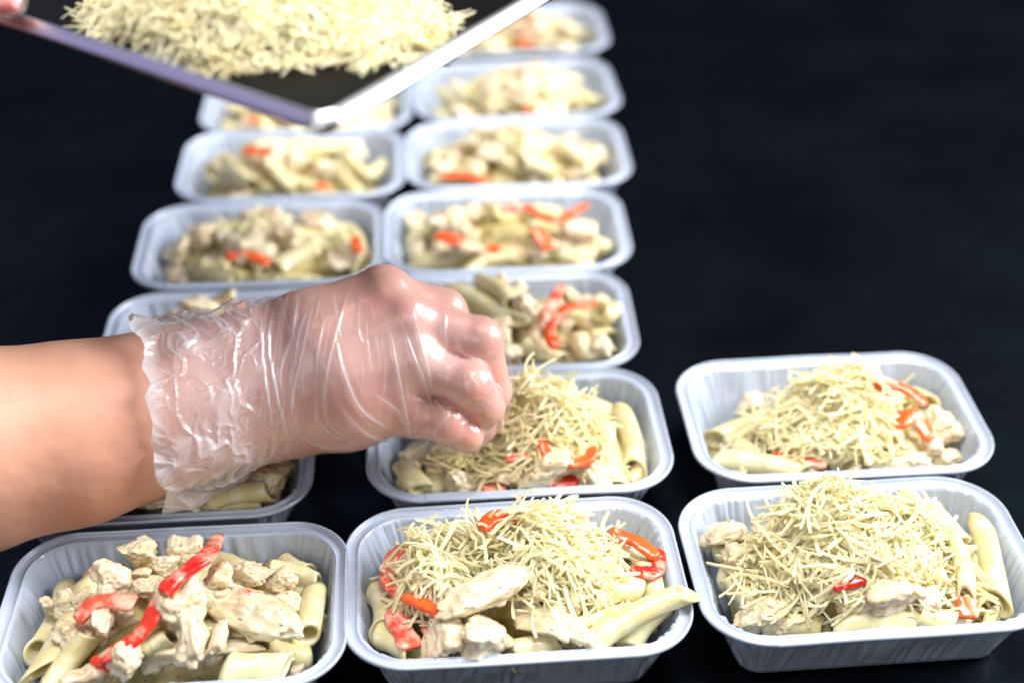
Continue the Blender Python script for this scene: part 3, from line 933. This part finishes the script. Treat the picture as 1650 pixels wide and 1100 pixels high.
def blob(k, px, py, rpx, rpy, T, n, spill=.10, lift=.006):
    p = on_heap(k, px, py, lift)
    d = np.dot(p - CP, CF)
    return ((p[0], p[1]), (rpx / FPX * d, rpy / FPX * d / .62), T, n, spill)


def loc_of(k): return (TRAYS[k][0] * SC, TRAYS[k][1] * SC, .045)


cheese('B0', [blob('B0', 706, 905, 72, 62, .012, 250), blob('B0', 908, 890, 105, 62, .014, 380), blob('B0', 800, 880, 75, 36, .005, 110, .2), blob('B0', 830, 960, 110, 50, .001, 10, .3)],
       loc_of('B0'), 'grated cheese in two tufts on the front middle tray', 75, 21, smooth_top('B0'))
cheese('C0', [blob('C0', 1368, 868, 165, 72, .023, 760), blob('C0', 1220, 960, 70, 45, .004, 60, .2), blob('C0', 1490, 915, 80, 60, .004, 80, .2), blob('C0', 1340, 985, 140, 20, .001, 14, .3)],
       loc_of('C0'), 'largest heap of grated cheese, on the front right tray', 90, 22, smooth_top('C0'))
cheese('C1', [blob('C1', 1338, 668, 112, 58, .017, 540), blob('C1', 1330, 690, 155, 70, .003, 80, .2)],
       loc_of('C1'), 'mound of grated cheese on the far right tray of the second row', 60, 23, smooth_top('C1'))
cheese('B1', [blob('B1', 872, 668, 95, 66, .018, 520), blob('B1', 790, 715, 70, 45, .006, 220, .2), blob('B1', 860, 740, 110, 60, .002, 70, .3)],
       loc_of('B1'), 'grated cheese being dropped beneath the gloved fingertips', 60, 24, smooth_top('B1'))

# ------------------------------------------------------------------ black pan with cheese
PZ = .272
pa, pb, pc = (at_z(*q, PZ) for q in ((0, 30), (523, 207), (866, 2)))
ux = Vector(pa - pb).normalized()
_best = min((abs(ux.dot(Vector(at_depth(866, 2, d_) - pb).normalized())), d_) for d_ in np.linspace(.40, .75, 400))
pc = at_depth(866, 2, _best[1])
uy = Vector(pc - pb); uy = (uy - ux * uy.dot(ux)).normalized()
un = ux.cross(uy)
if un.z < 0: un = -un
PLx, PLy = .34, .25
pan = link("baking_pan", None, None, tuple(pb), label='black pan with a polished silver rim, held above the trays and full of grated cheese', category='pan')
ori = Vector(pb)


def pan_pt(a, b_, z): return ori + ux * a + uy * b_ + un * z


def pan_loop(off, z, R=.010, n=8):
    pts = []; R = max(R - off, .003)
    for cx, cy_, a0 in ((off + R, off + R, 180), (PLx - off - R, off + R, 270), (PLx - off - R, PLy - off - R, 0), (off + R, PLy - off - R, 90)):
        for i in range(n + 1):
            an = math.radians(a0 + 90 * i / n)
            pts.append(tuple(pan_pt(cx + R * math.cos(an), cy_ + R * math.sin(an), z) - ori))
    return pts


def loops_mesh(name, loops, material, close_ends=(False, False), ring=False):
    n = len(loops[0]); V = [p for l in loops for p in l]; F = []
    m = len(loops)
    for i in range(m if ring else m - 1):
        for j in range(n):
            a = i * n + j; b_ = i * n + (j + 1) % n; c_ = ((i + 1) % m) * n
            F.append([a, b_, c_ + (j + 1) % n, c_ + j])
    if close_ends[0]: F.append(list(range(n))[::-1])
    if close_ends[1]: F.append([(m - 1) * n + j for j in range(n)])
    return mesh(name, V, F, material)


rimp = [(-.0002, -.0018), (.0001, -.0012), (.0012, 0), (.0030, .0016), (.0036, .0019), (.0044, .0015), (.0048, .0004), (.0044, -.0008), (.0014, -.0022), (.0002, -.0022)]
link("rim", loops_mesh("rim", [pan_loop(o, z) for o, z in rimp], M_rim, ring=True), pan, ori)
link("pan_body", loops_mesh("pan_body", [pan_loop(o, z) for o, z in ((.0045, -.0012), (.0085, -.006), (.012, -.0115), (.018, -.0135), (.018, -.0120), (.0125, -.0105), (.009, -.0055), (.0050, -.0002))], M_pan), pan, ori)
link("pan_floor", mesh("pan_floor", [tuple(Vector(p)) for p in pan_loop(.0179, -.0122)] + [tuple(Vector(p)) for p in pan_loop(.0179, -.0133)],
     [list(range(36)), [36 + j for j in range(36)][::-1]] + [[j, 36 + j, 36 + (j + 1) % 36, (j + 1) % 36] for j in range(36)], M_pan, False), pan, ori)


def pan_surf(x, y):
    v_ = Vector((x, y, ori.z - (un.x * (x - ori.x) + un.y * (y - ori.y)) / un.z)) - ori
    if not (.022 < v_.dot(ux) < PLx - .022 and .024 < v_.dot(uy) < PLy - .02): return None
    return ori.z + v_.z - .0118 / un.z


def pblob(px, py, rx, ry, T, n, spill=.1):
    p = at_z(px, py, PZ - .008); d = np.dot(p - CP, CF)
    return ((p[0], p[1]), (rx / FPX * d, ry / FPX * d / .5), T, n, spill)


cheese('pan', [pblob(400, 40, 215, 80, .026, 3400), pblob(600, 55, 120, 62, .008, 700, .1), pblob(330, 70, 130, 45, .010, 300), pblob(250, 10, 110, 60, .012, 350)],
       tuple(at_z(420, 40, PZ)), 'big pile of grated cheese lying in the black pan', 15, 25, pan_surf, .66)


# ------------------------------------------------------------------ hand: distance field in picture-scaled space, meshed and placed at its real depth
def cone_sdf(P, a, b_):
    a = np.array(a, np.float32); b_ = np.array(b_, np.float32)
    pa_, ra, pb_, rb = a[:3], a[3], b_[:3], b_[3]
    ba = pb_ - pa_; L2 = float(ba @ ba)
    h = np.clip(((P - pa_) @ ba) / L2, 0, 1)
    d = P - pa_ - h[..., None] * ba
    return np.sqrt((d * d).sum(-1)) - (ra + (rb - ra) * h)


def smin(a, b_, k):
    h = np.clip(.5 + .5 * (b_ - a) / k, 0, 1)
    return b_ + (a - b_) * h - k * h * (1 - h)


def chain(P, pts, k):
    r = None
    for a, b_ in zip(pts[:-1], pts[1:]):
        d = cone_sdf(P, a, b_); r = d if r is None else smin(r, d, k)
    return r


def surface_net(f, lo, hi, h):
    nx = [int((hi[i] - lo[i]) / h) + 1 for i in range(3)]
    ax = [lo[i] + h * np.arange(nx[i], dtype=np.float32) for i in range(3)]
    S = np.empty(nx, np.float32)
    step = 24
    for i in range(0, nx[0], step):
        G = np.stack(np.meshgrid(ax[0][i:i + step], ax[1], ax[2], indexing='ij'), -1)
        S[i:i + step] = f(G)
    ins = S < 0
    cx = [n - 1 for n in nx]
    acc = np.zeros(cx + [3], np.float32); cnt = np.zeros(cx, np.float32)
    corners = [(a, b_, c) for a in (0, 1) for b_ in (0, 1) for c in (0, 1)]

    def sl(c): return tuple(slice(c[i], c[i] + cx[i]) for i in range(3))
    for c in corners:
        for axis in range(3):
            if c[axis]: continue
            c2 = list(c); c2[axis] = 1
            s0, s1 = S[sl(c)], S[sl(c2)]
            m = (s0 < 0) != (s1 < 0)
            t = np.where(m, s0 / np.where(m, s0 - s1, 1), 0)
            for i in range(3):
                acc[..., i] += np.where(m, (c[i] if i != axis else t), 0)
            cnt += m
    act = cnt > 0
    idx = -np.ones(cx, np.int64); idx[act] = np.arange(act.sum())
    base = np.stack(np.nonzero(act), 1)
    V = (base + acc[act] / cnt[act][:, None]) * h + np.array(lo)
    F = []
    for axis in range(3):
        o1, o2 = [(1, 2), (2, 0), (0, 1)][axis]
        a = [slice(1, cx[i]) for i in range(3)]; a[axis] = slice(0, cx[axis])
        b_ = list(a); b_[axis] = slice(1, cx[axis] + 1)
        s0, s1 = ins[tuple(a)], ins[tuple(b_)]
        for flip in (False, True):
            m = (s0 & ~s1) if not flip else (~s0 & s1)
            q = np.stack(np.nonzero(m), 1)
            for i in range(3):
                if i != axis: q[:, i] += 1

            def off(d1, d2):
                r = q.copy(); r[:, o1] -= d1; r[:, o2] -= d2
                return idx[r[:, 0], r[:, 1], r[:, 2]]
            quad = np.stack([off(1, 1), off(0, 1), off(0, 0), off(1, 0)], 1)
            F.append(quad if not flip else quad[:, ::-1])
    F = np.concatenate(F); F = F[(F >= 0).all(1)]
    return V, F


HD = 0.662
def hand_world(P):
    """picture-scaled (u, v, w toward camera) -> world"""
    d = HD - P[:, 2] * (HD / FPX) + np.clip(430 - P[:, 0], 0, 900) * (-.00007)
    return at_depth(P[:, 0], P[:, 1], d)


def arm_f(P):
    d = chain(P, [(-420, 775, -10, 190), (-60, 727, -10, 158), (120, 698, -10, 137), (260, 662, -8, 118), (360, 634, -4, 107), (450, 612, 0, 100)], 60)
    # flatten the arm a little in depth
    return d


def body_f(P, k=34):
    parts = [[(430, 585, 0, 88), (500, 548, 18, 78), (612, 476, 24, 46)],
             [(430, 600, 20, 90), (520, 575, 40, 72), (650, 515, 46, 44)],
             [(440, 630, 15, 92), (540, 618, 34, 70), (668, 582, 44, 43)],
             [(450, 650, 0, 80), (560, 655, 14, 66), (652, 652, 24, 44)],
             [(460, 640, -30, 90), (600, 600, -40, 92)]]
    d = None
    for c in parts:
        e = chain(P, c, 30); d = e if d is None else smin(d, e, k)
    # knuckles
    for c in ((624, 470, 34, 40), (655, 508, 52, 30), (674, 574, 50, 31)):
        e = np.sqrt(((P - np.array(c[:3], np.float32)) ** 2).sum(-1)) - c[3]; d = smin(d, e, 20)
    return d


FING = [[(620, 478, 14, 40), (716, 500, -6, 34), (765, 590, -70, 29), (758, 668, -92, 25)],                      # index, behind
        [(655, 515, 34, 40), (772, 548, 22, 36), (792, 630, -26, 31), (776, 682, -52, 25)],                        # middle
        [(672, 586, 36, 39), (754, 620, 50, 36), (782, 655, 14, 30), (768, 682, -14, 24)],                        # ring
        [(655, 666, 20, 38), (716, 680, 32, 31), (752, 702, 10, 25), (742, 706, -18, 22)]]                          # little
THUMB = [(520, 640, -95, 50), (640, 660, -120, 38), (735, 672, -95, 30), (775, 690, -70, 24)]


def hand_f(P, kf=2, kb=12, kw=34):
    d = body_f(P, kw)
    f = None
    for c in FING + [THUMB]:
        e = chain(P, c, 11); f = e if f is None else smin(f, e, kf)
    # joint bulges
    for c in ((774, 547, 26, 37), (758, 619, 54, 37), (718, 679, 36, 32)):
        e = np.sqrt(((P - np.array(c[:3], np.float32)) ** 2).sum(-1)) - c[3]; f = smin(f, e, 8)
    return smin(d, f, kb)


def full_f(P): return smin(arm_f(P), hand_f(P), 40)


def gauss(P, c, s, m=2): return np.exp(-(((P[:, :m] - np.array(c)[:m]) / np.array(s)[:m]) ** 2).sum(1))


def vnormals(V, F):
    n = np.zeros_like(V)
    a, b_, c, d = (V[F[:, i]] for i in range(4))
    fn = np.cross(c - a, d - b_)
    for i in range(4): np.add.at(n, F[:, i], fn)
    return n / np.maximum(1e-9, np.linalg.norm(n, axis=1))[:, None]


def fold_disp(V, folds, dz=None):
    D = np.zeros(len(V)); 
    for pts, A, s in folds:
        pts = np.array(pts, float); best = np.full(len(V), 1e9); par = np.zeros(len(V)); tot = len(pts) - 1
        # smooth the line
        q = []
        for i in range(tot * 6 + 1):
            t = i / 6; j = min(int(t), tot - 1); f = t - j
            p0 = pts[max(j - 1, 0)]; p1 = pts[j]; p2 = pts[j + 1]; p3 = pts[min(j + 2, tot)]
            q.append(.5 * ((2 * p1) + (-p0 + p2) * f + (2 * p0 - 5 * p1 + 4 * p2 - p3) * f * f + (-p0 + 3 * p1 - 3 * p2 + p3) * f ** 3))
        q = np.array(q); lo_ = q.min(0) - 16; hi_ = q.max(0) + 16
        m = ((V[:, :2] > lo_) & (V[:, :2] < hi_)).all(1); X = V[m, :2]; b0 = best[m]; p0_ = par[m]
        for i in range(len(q) - 1):
            ab = q[i + 1] - q[i]; h = np.clip(((X - q[i]) @ ab) / max(1e-6, ab @ ab), 0, 1)
            dd = np.linalg.norm(X - q[i] - h[:, None] * ab, axis=1)
            u_ = dd < b0; b0 = np.where(u_, dd, b0); p0_ = np.where(u_, (i + h) / (len(q) - 1), p0_)
        taper = np.sin(np.pi * np.clip(p0_, .03, .97)) ** .6
        D[m] = np.maximum(D[m], A * taper * np.exp(-(b0 / (s * (.5 + .6 * taper))) ** 2))
    return D


V, F = surface_net(full_f, (-460, 380, -300), (840, 1010, 300), 5.0)
n = vnormals(V, F)
V = V + n * (.7 * fbm(V / 42., 3) + .14 * fbm(V / 12., 9))[:, None]
# tendons on the back of the hand
for (x0, y0), (x1, y1), A in (((470, 545), (615, 470), 3.0), ((480, 590), (648, 512), 2.6), ((490, 640), (660, 580), 2.0)):
    ab = np.array([x1 - x0, y1 - y0], float); h = np.clip(((V[:, :2] - (x0, y0)) @ ab) / (ab @ ab), 0, 1)
    dd = np.linalg.norm(V[:, :2] - (x0, y0) - h[:, None] * ab, axis=1)
    V = V + n * (A * np.exp(-(dd / 12) ** 2) * (V[:, 2] > 0))[:, None]
flush_shade = (.95 * gauss(V, (620, 488), (40, 14)) + .55 * gauss(V, (668, 500), (60, 14)) + .45 * gauss(V, (790, 545), (26, 22)) + .5 * gauss(V, (775, 640), (30, 40)) + .4 * gauss(V, (600, 640), (70, 50))
         + .6 * gauss(V, (745, 690), (40, 20)) + .3 * gauss(V, (120, 830), (60, 30)) + .18 * (V[:, 0] > 430))
pale = .35 * np.clip((V[:, 0] - 250) / 60, 0, 1) + .7 * gauss(V, (690, 560), (70, 60)) + .45 * gauss(V, (540, 560), (90, 70))  + .5 * gauss(V, (350, 620), (90, 90))
SK = [([(744, 536), (758, 548), (766, 566)], 1, 1.6), ([(752, 530), (768, 544), (776, 562)], 1, 1.4), ([(738, 602), (744, 618), (742, 636)], 1, 1.6), ([(750, 600), (757, 618), (755, 638)], 1.2, 1.4),
      ([(706, 668), (711, 680), (708, 694)], 1, 1.4), ([(700, 640), (735, 655), (768, 676)], 1.8, 3), ([(700, 566), (735, 580), (770, 588)], 1.4, 3), ([(596, 470), (622, 462), (648, 470)], .8, 1.8), ([(600, 482), (626, 474), (655, 484)], .8, 1.6),
      ([(640, 500), (664, 506), (682, 520)], .9, 1.8), ([(655, 630), (680, 640), (700, 642)], 1, 2)]
V = V - n * (fold_disp(V, SK) * (V[:, 2] > -40))[:, None]
Wd = hand_world(V)
person = link("person", None, None, tuple(hand_world(np.array([[-200., 720, 0]]))[0]),
              label='person with bare forearm and clear plastic gloves sprinkling grated cheese while holding the black pan', category='person')
n_ = mesh("arm", Wd - np.array(person.location), F[:, ::-1] if False else F, M_skin, True, {'flush_shade': np.clip(flush_shade, 0, 1), 'pale': np.clip(pale, 0, 1)})
link("arm", n_, person, tuple(person.location), label='bare right forearm with the hand closed over a pinch of cheese')

# ---- glove
FOLDS = [  # (polyline u,v), height, half width
    ([(562, 468), (545, 520), (530, 580), (522, 640), (530, 680)], 3.4, 2.6), ([(505, 478), (488, 560), (470, 640), (468, 690)], 3.2, 2.8),
    ([(480, 480), (470, 540), (452, 600), (460, 680)], 3.2, 3.0), ([(525, 505), (512, 560), (508, 640)], 2.6, 2.2), ([(540, 545), (552, 600), (580, 660), (628, 692)], 4.2, 4.0),
    ([(508, 620), (515, 680), (560, 715)], 2.4, 2.4), ([(626, 525), (640, 600), (652, 660), (664, 712)], 4.2, 2.4), ([(648, 520), (664, 570), (684, 615), (698, 660)], 3.6, 2.4),
    ([(664, 500), (682, 570), (700, 640)], 3.4, 2.6), ([(700, 640), (718, 668)], 3, 2.6), ([(718, 500), (716, 540), (722, 560)], 2.6, 3), ([(735, 545), (750, 570), (790, 590)], 2.6, 3.4),
    ([(588, 500), (592, 560), (600, 600)], 1.6, 1.6), ([(605, 540), (614, 590)], 1.6, 1.6), ([(440, 500), (432, 560), (446, 640), (470, 720)], 4, 3.2), ([(420, 510), (425, 600), (440, 700)], 3.6, 3.2),
    ([(600, 635), (640, 662), (660, 690)], 2.6, 3), ([(545, 650), (590, 700), (640, 712)], 2.8, 3), ([(480, 700), (520, 720), (580, 722)], 3, 3), ([(722, 670), (700, 700), (716, 706)], 2.6, 2.6),
    ([(495, 500), (480, 540), (476, 600)], 2.2, 2), ([(515, 480), (506, 520)], 2, 2), ([(570, 600), (585, 640)], 1.5, 1.5), ([(580, 478), (577, 520), (580, 560)], 1.8, 1.6)]

FOLDS += [([(700, 555), (730, 578)], 2, 1.8), ([(752, 598), (772, 626)], 1.8, 1.6), ([(786, 596), (802, 640)], 2, 2), ([(700, 692), (728, 668)], 2, 1.8), ([(736, 692), (760, 672)], 2, 1.6),
          ([(742, 520), (768, 528)], 1.6, 1.5), ([(690, 600), (712, 596), (740, 602)], 1.6, 1.6), ([(775, 640), (800, 655)], 1.8, 1.6), ([(660, 640), (690, 650)], 1.6, 1.5), ([(780, 560), (806, 575)], 1.6, 1.6)]
_r = random.Random(11)
for _ in range(34):
    x_, y_ = _r.uniform(470, 720), _r.uniform(490, 700); a_ = math.radians(_r.gauss(80, 14)); l_ = _r.uniform(14, 46); b_ = _r.uniform(-5, 5)
    FOLDS.append(([(x_ - l_ * math.cos(a_), y_ - l_ * math.sin(a_)), (x_ + b_, y_), (x_ + l_ * math.cos(a_), y_ + l_ * math.sin(a_))], _r.uniform(.8, 2.0), _r.uniform(1.1, 1.8)))


def cells(P, seed=0):
    """distance to the border between random cells: sharp creases of crumpled film"""
    P = np.asarray(P, float); i = np.floor(P); f1 = np.full(len(P), 9.); f2 = np.full(len(P), 9.)
    for dx in (-1, 0, 1):
        for dy in (-1, 0, 1):
            for dz in (-1, 0, 1):
                c = i + np.array([dx, dy, dz])
                j = np.stack([vnoise(c + .001, seed + q) for q in (1, 2, 3)], 1) * .5 + .5
                d = np.linalg.norm(c + j - P, axis=1)
                u_ = d < f1; f2 = np.where(u_, f1, np.minimum(f2, d)); f1 = np.where(u_, d, f1)
    return f1, f2


def glove_f(P):
    d = hand_f(P, kf=3, kb=13, kw=36) - 2.2
    e = chain(P, [(190, 664, -6, 139), (270, 658, -6, 131), (340, 638, -4, 121), (410, 617, 0, 110), (480, 606, 0, 108)], 30) - 2
    d = smin(d, e, 24)
    e = chain(P, [(790, 552, 18, 24), (806, 610, -6, 20), (800, 672, -20, 18), (768, 704, -10, 16)], 10)
    d = smin(d, e, 18)
    e = chain(P, [(690, 706, 10, 14), (730, 716, 6, 12)], 8)
    d = smin(d, e, 12)
    return d


V, F = surface_net(glove_f, (180, 400, -240), (850, 850, 240), 4.2)
# one round of linear subdivision for the folds
def subdivide(V, F):
    E = np.concatenate([F[:, [i, (i + 1) % 4]] for i in range(4)]); Es = np.sort(E, 1)
    key = Es[:, 0].astype(np.int64) * len(V) + Es[:, 1]
    u_, inv = np.unique(key, return_inverse=True)
    a = u_ // len(V); b_ = u_ % len(V)
    mid = (V[a] + V[b_]) / 2; cen = V[F].mean(1)
    nE = len(mid); m = [inv[i * len(F):(i + 1) * len(F)] + len(V) for i in range(4)]
    c = np.arange(len(F)) + len(V) + nE
    F2 = np.concatenate([np.stack([F[:, i], m[i], c, m[(i + 3) % 4]], 1) for i in range(4)])
    return np.concatenate([V, mid, cen]), F2


V, F = subdivide(V, F)
n = vnormals(V, F)
front = V[:, 2] > -60
base = V.copy()
D = fold_disp(V, FOLDS) * np.where(front, 1, .6)
# cuff crumple
cu = np.clip((455 - V[:, 0]) / 60, 0, 1)
soft = np.clip(.5 + .8 * vnoise(V / 30., 91), 0, 1)
wv = np.stack([vnoise(V / 45., 81), vnoise(V / 45., 82), vnoise(V / 45., 83)], 1)
ca, sa = math.cos(.42), math.sin(.42)
def crease(ang, along, across, warp, seed, width):
    c_, s_ = math.cos(math.radians(ang)), math.sin(math.radians(ang))
    X = V + warp * wv
    a_ = X[:, 0] * c_ + X[:, 1] * s_; b_ = -X[:, 0] * s_ + X[:, 1] * c_
    n_ = vnoise(np.stack([a_ / along, b_ / across, X[:, 2] / (along * .6) + seed], 1), seed)
    return np.clip(1 - np.abs(n_) / width, 0, 1)


cre = np.maximum.reduce([crease(68, 120, 30, 22, 3, .30), crease(100, 90, 34, 18, 4, .22) * .8])
cre2 = np.maximum.reduce([crease(40, 48, 20, 22, 5, .26), crease(130, 44, 18, 20, 6, .24), crease(80, 60, 12, 12, 7, .30) * .8])
bottom = np.clip((V[:, 1] - 700) / 60, 0, 1) * cu
low = vnoise(V / 60., 31)
D2 = cu * (6.5 * cre ** 1.2 + 3.2 * cre2 ** 1.2 * soft + 6 * low + 6) + bottom * (5 + 8 * low)
# stretched fine ripples at the wrist
wr = np.exp(-((V[:, 0] - 455) / 45) ** 2)
rip = 1 - np.abs(vnoise(np.stack([V[:, 0] / 9 + V[:, 1] / 60, V[:, 1] / 120, V[:, 2] / 90], 1), 41)) * 2.2
D3 = wr * np.clip(rip, 0, 1) * 2.4
V = V + n * (D + D2 + D3)[:, None]
hand_ = np.clip((V[:, 0] - 440) / 40, 0, 1)
milk = .035 + .05 * np.clip(fbm(base / 40., 51), 0, 1) + np.clip(D / 3.6, 0, 1) * .5 + cu * (.17 + .55 * cre ** 4 * (.3 + .7 * soft) + .34 * cre2 ** 4 * soft + .30 * np.clip(low, 0, 1)) + bottom * .22 + np.clip(D3 / 2.4, 0, 1) * .25
milk += .07 * gauss(base, (690, 570), (60, 60))
# cut the cuff open along a wavy edge
edge = 232 + 22 * np.sin((base[:, 1] - 520) / 60.) * 0 + 10 * vnoise(np.stack([base[:, 1] / 34., base[:, 2] / 34., 0 * base[:, 0]], 1), 61) + np.clip((base[:, 1] - 560) * .16, -14, 44)
keepv = base[:, 0] > edge
keep = keepv[F].any(1)
F = F[keep]
hem = np.clip(1 - (base[:, 0] - edge) / 20, 0, 1)
# the hem rolls outward
V = V + n * (hem * (5 + 5 * vnoise(base / 26., 71)))[:, None] + np.array([-1, 0, 0]) * (hem * 9)[:, None]
V[:, 0] += np.where(keepv, 0, edge - base[:, 0])
milk = np.clip(milk + hem * .6, 0, .95)
used = np.unique(F); remap = -np.ones(len(V), np.int64); remap[used] = np.arange(len(used))
Wg = hand_world(V[used])
link("glove", mesh("glove", Wg - np.array(person.location), remap[F], M_glove, True, {'milk': milk[used]}), person, tuple(person.location),
     label='clear crinkled plastic glove on the hand above the trays')


# ---- the other hand, holding the pan from the left
def left_f(P):
    P = P + np.array([80, 12, 0], np.float32)
    th = chain(P, [(-330, -70, 0, 60), (-140, -30, 20, 44), (0, 4, 22, 32), (92, 16, 14, 24)], 14)
    f = None
    for c in ([(-330, 60, -30, 70), (-150, 90, -50, 42), (-60, 92, -60, 36), (12, 70, -55, 30)], [(-330, -60, -60, 80), (-180, 60, -90, 42), (-60, 60, -110, 34)]):
        e = chain(P, c, 10); f = e if f is None else smin(f, e, 8)
    return smin(th, f, 14)


LD = .533
def left_world(P):
    return at_depth(P[:, 0], P[:, 1], LD - P[:, 2] * (LD / FPX))
V, F = surface_net(left_f, (-440, -170, -200), (140, 180, 130), 6.)
link("arm", mesh("arm", left_world(V) - np.array(person.location), F, M_skin, True, {'flush_shade': np.full(len(V), 1.), 'pale': np.zeros(len(V))}), person, tuple(person.location),  # full value paints the shade on this hand into its skin colour
     label='blurred left hand gripping the corner of the pan')
V, F = surface_net(lambda P: left_f(P) - 4, (-440, -180, -210), (150, 190, 140), 6.)
V, F = subdivide(V, F); n = vnormals(V, F)
f1, f2 = cells(V / 38. + 2, 5); cre = np.clip(1 - (f2 - f1) * 3, 0, 1)
link("glove", mesh("glove", left_world(V + n * (5 * cre ** 2)[:, None]) - np.array(person.location), F, M_glove, True, {'milk': .05 + .3 * cre ** 3}), person, tuple(person.location),
     label='blurred clear glove on the hand holding the pan')
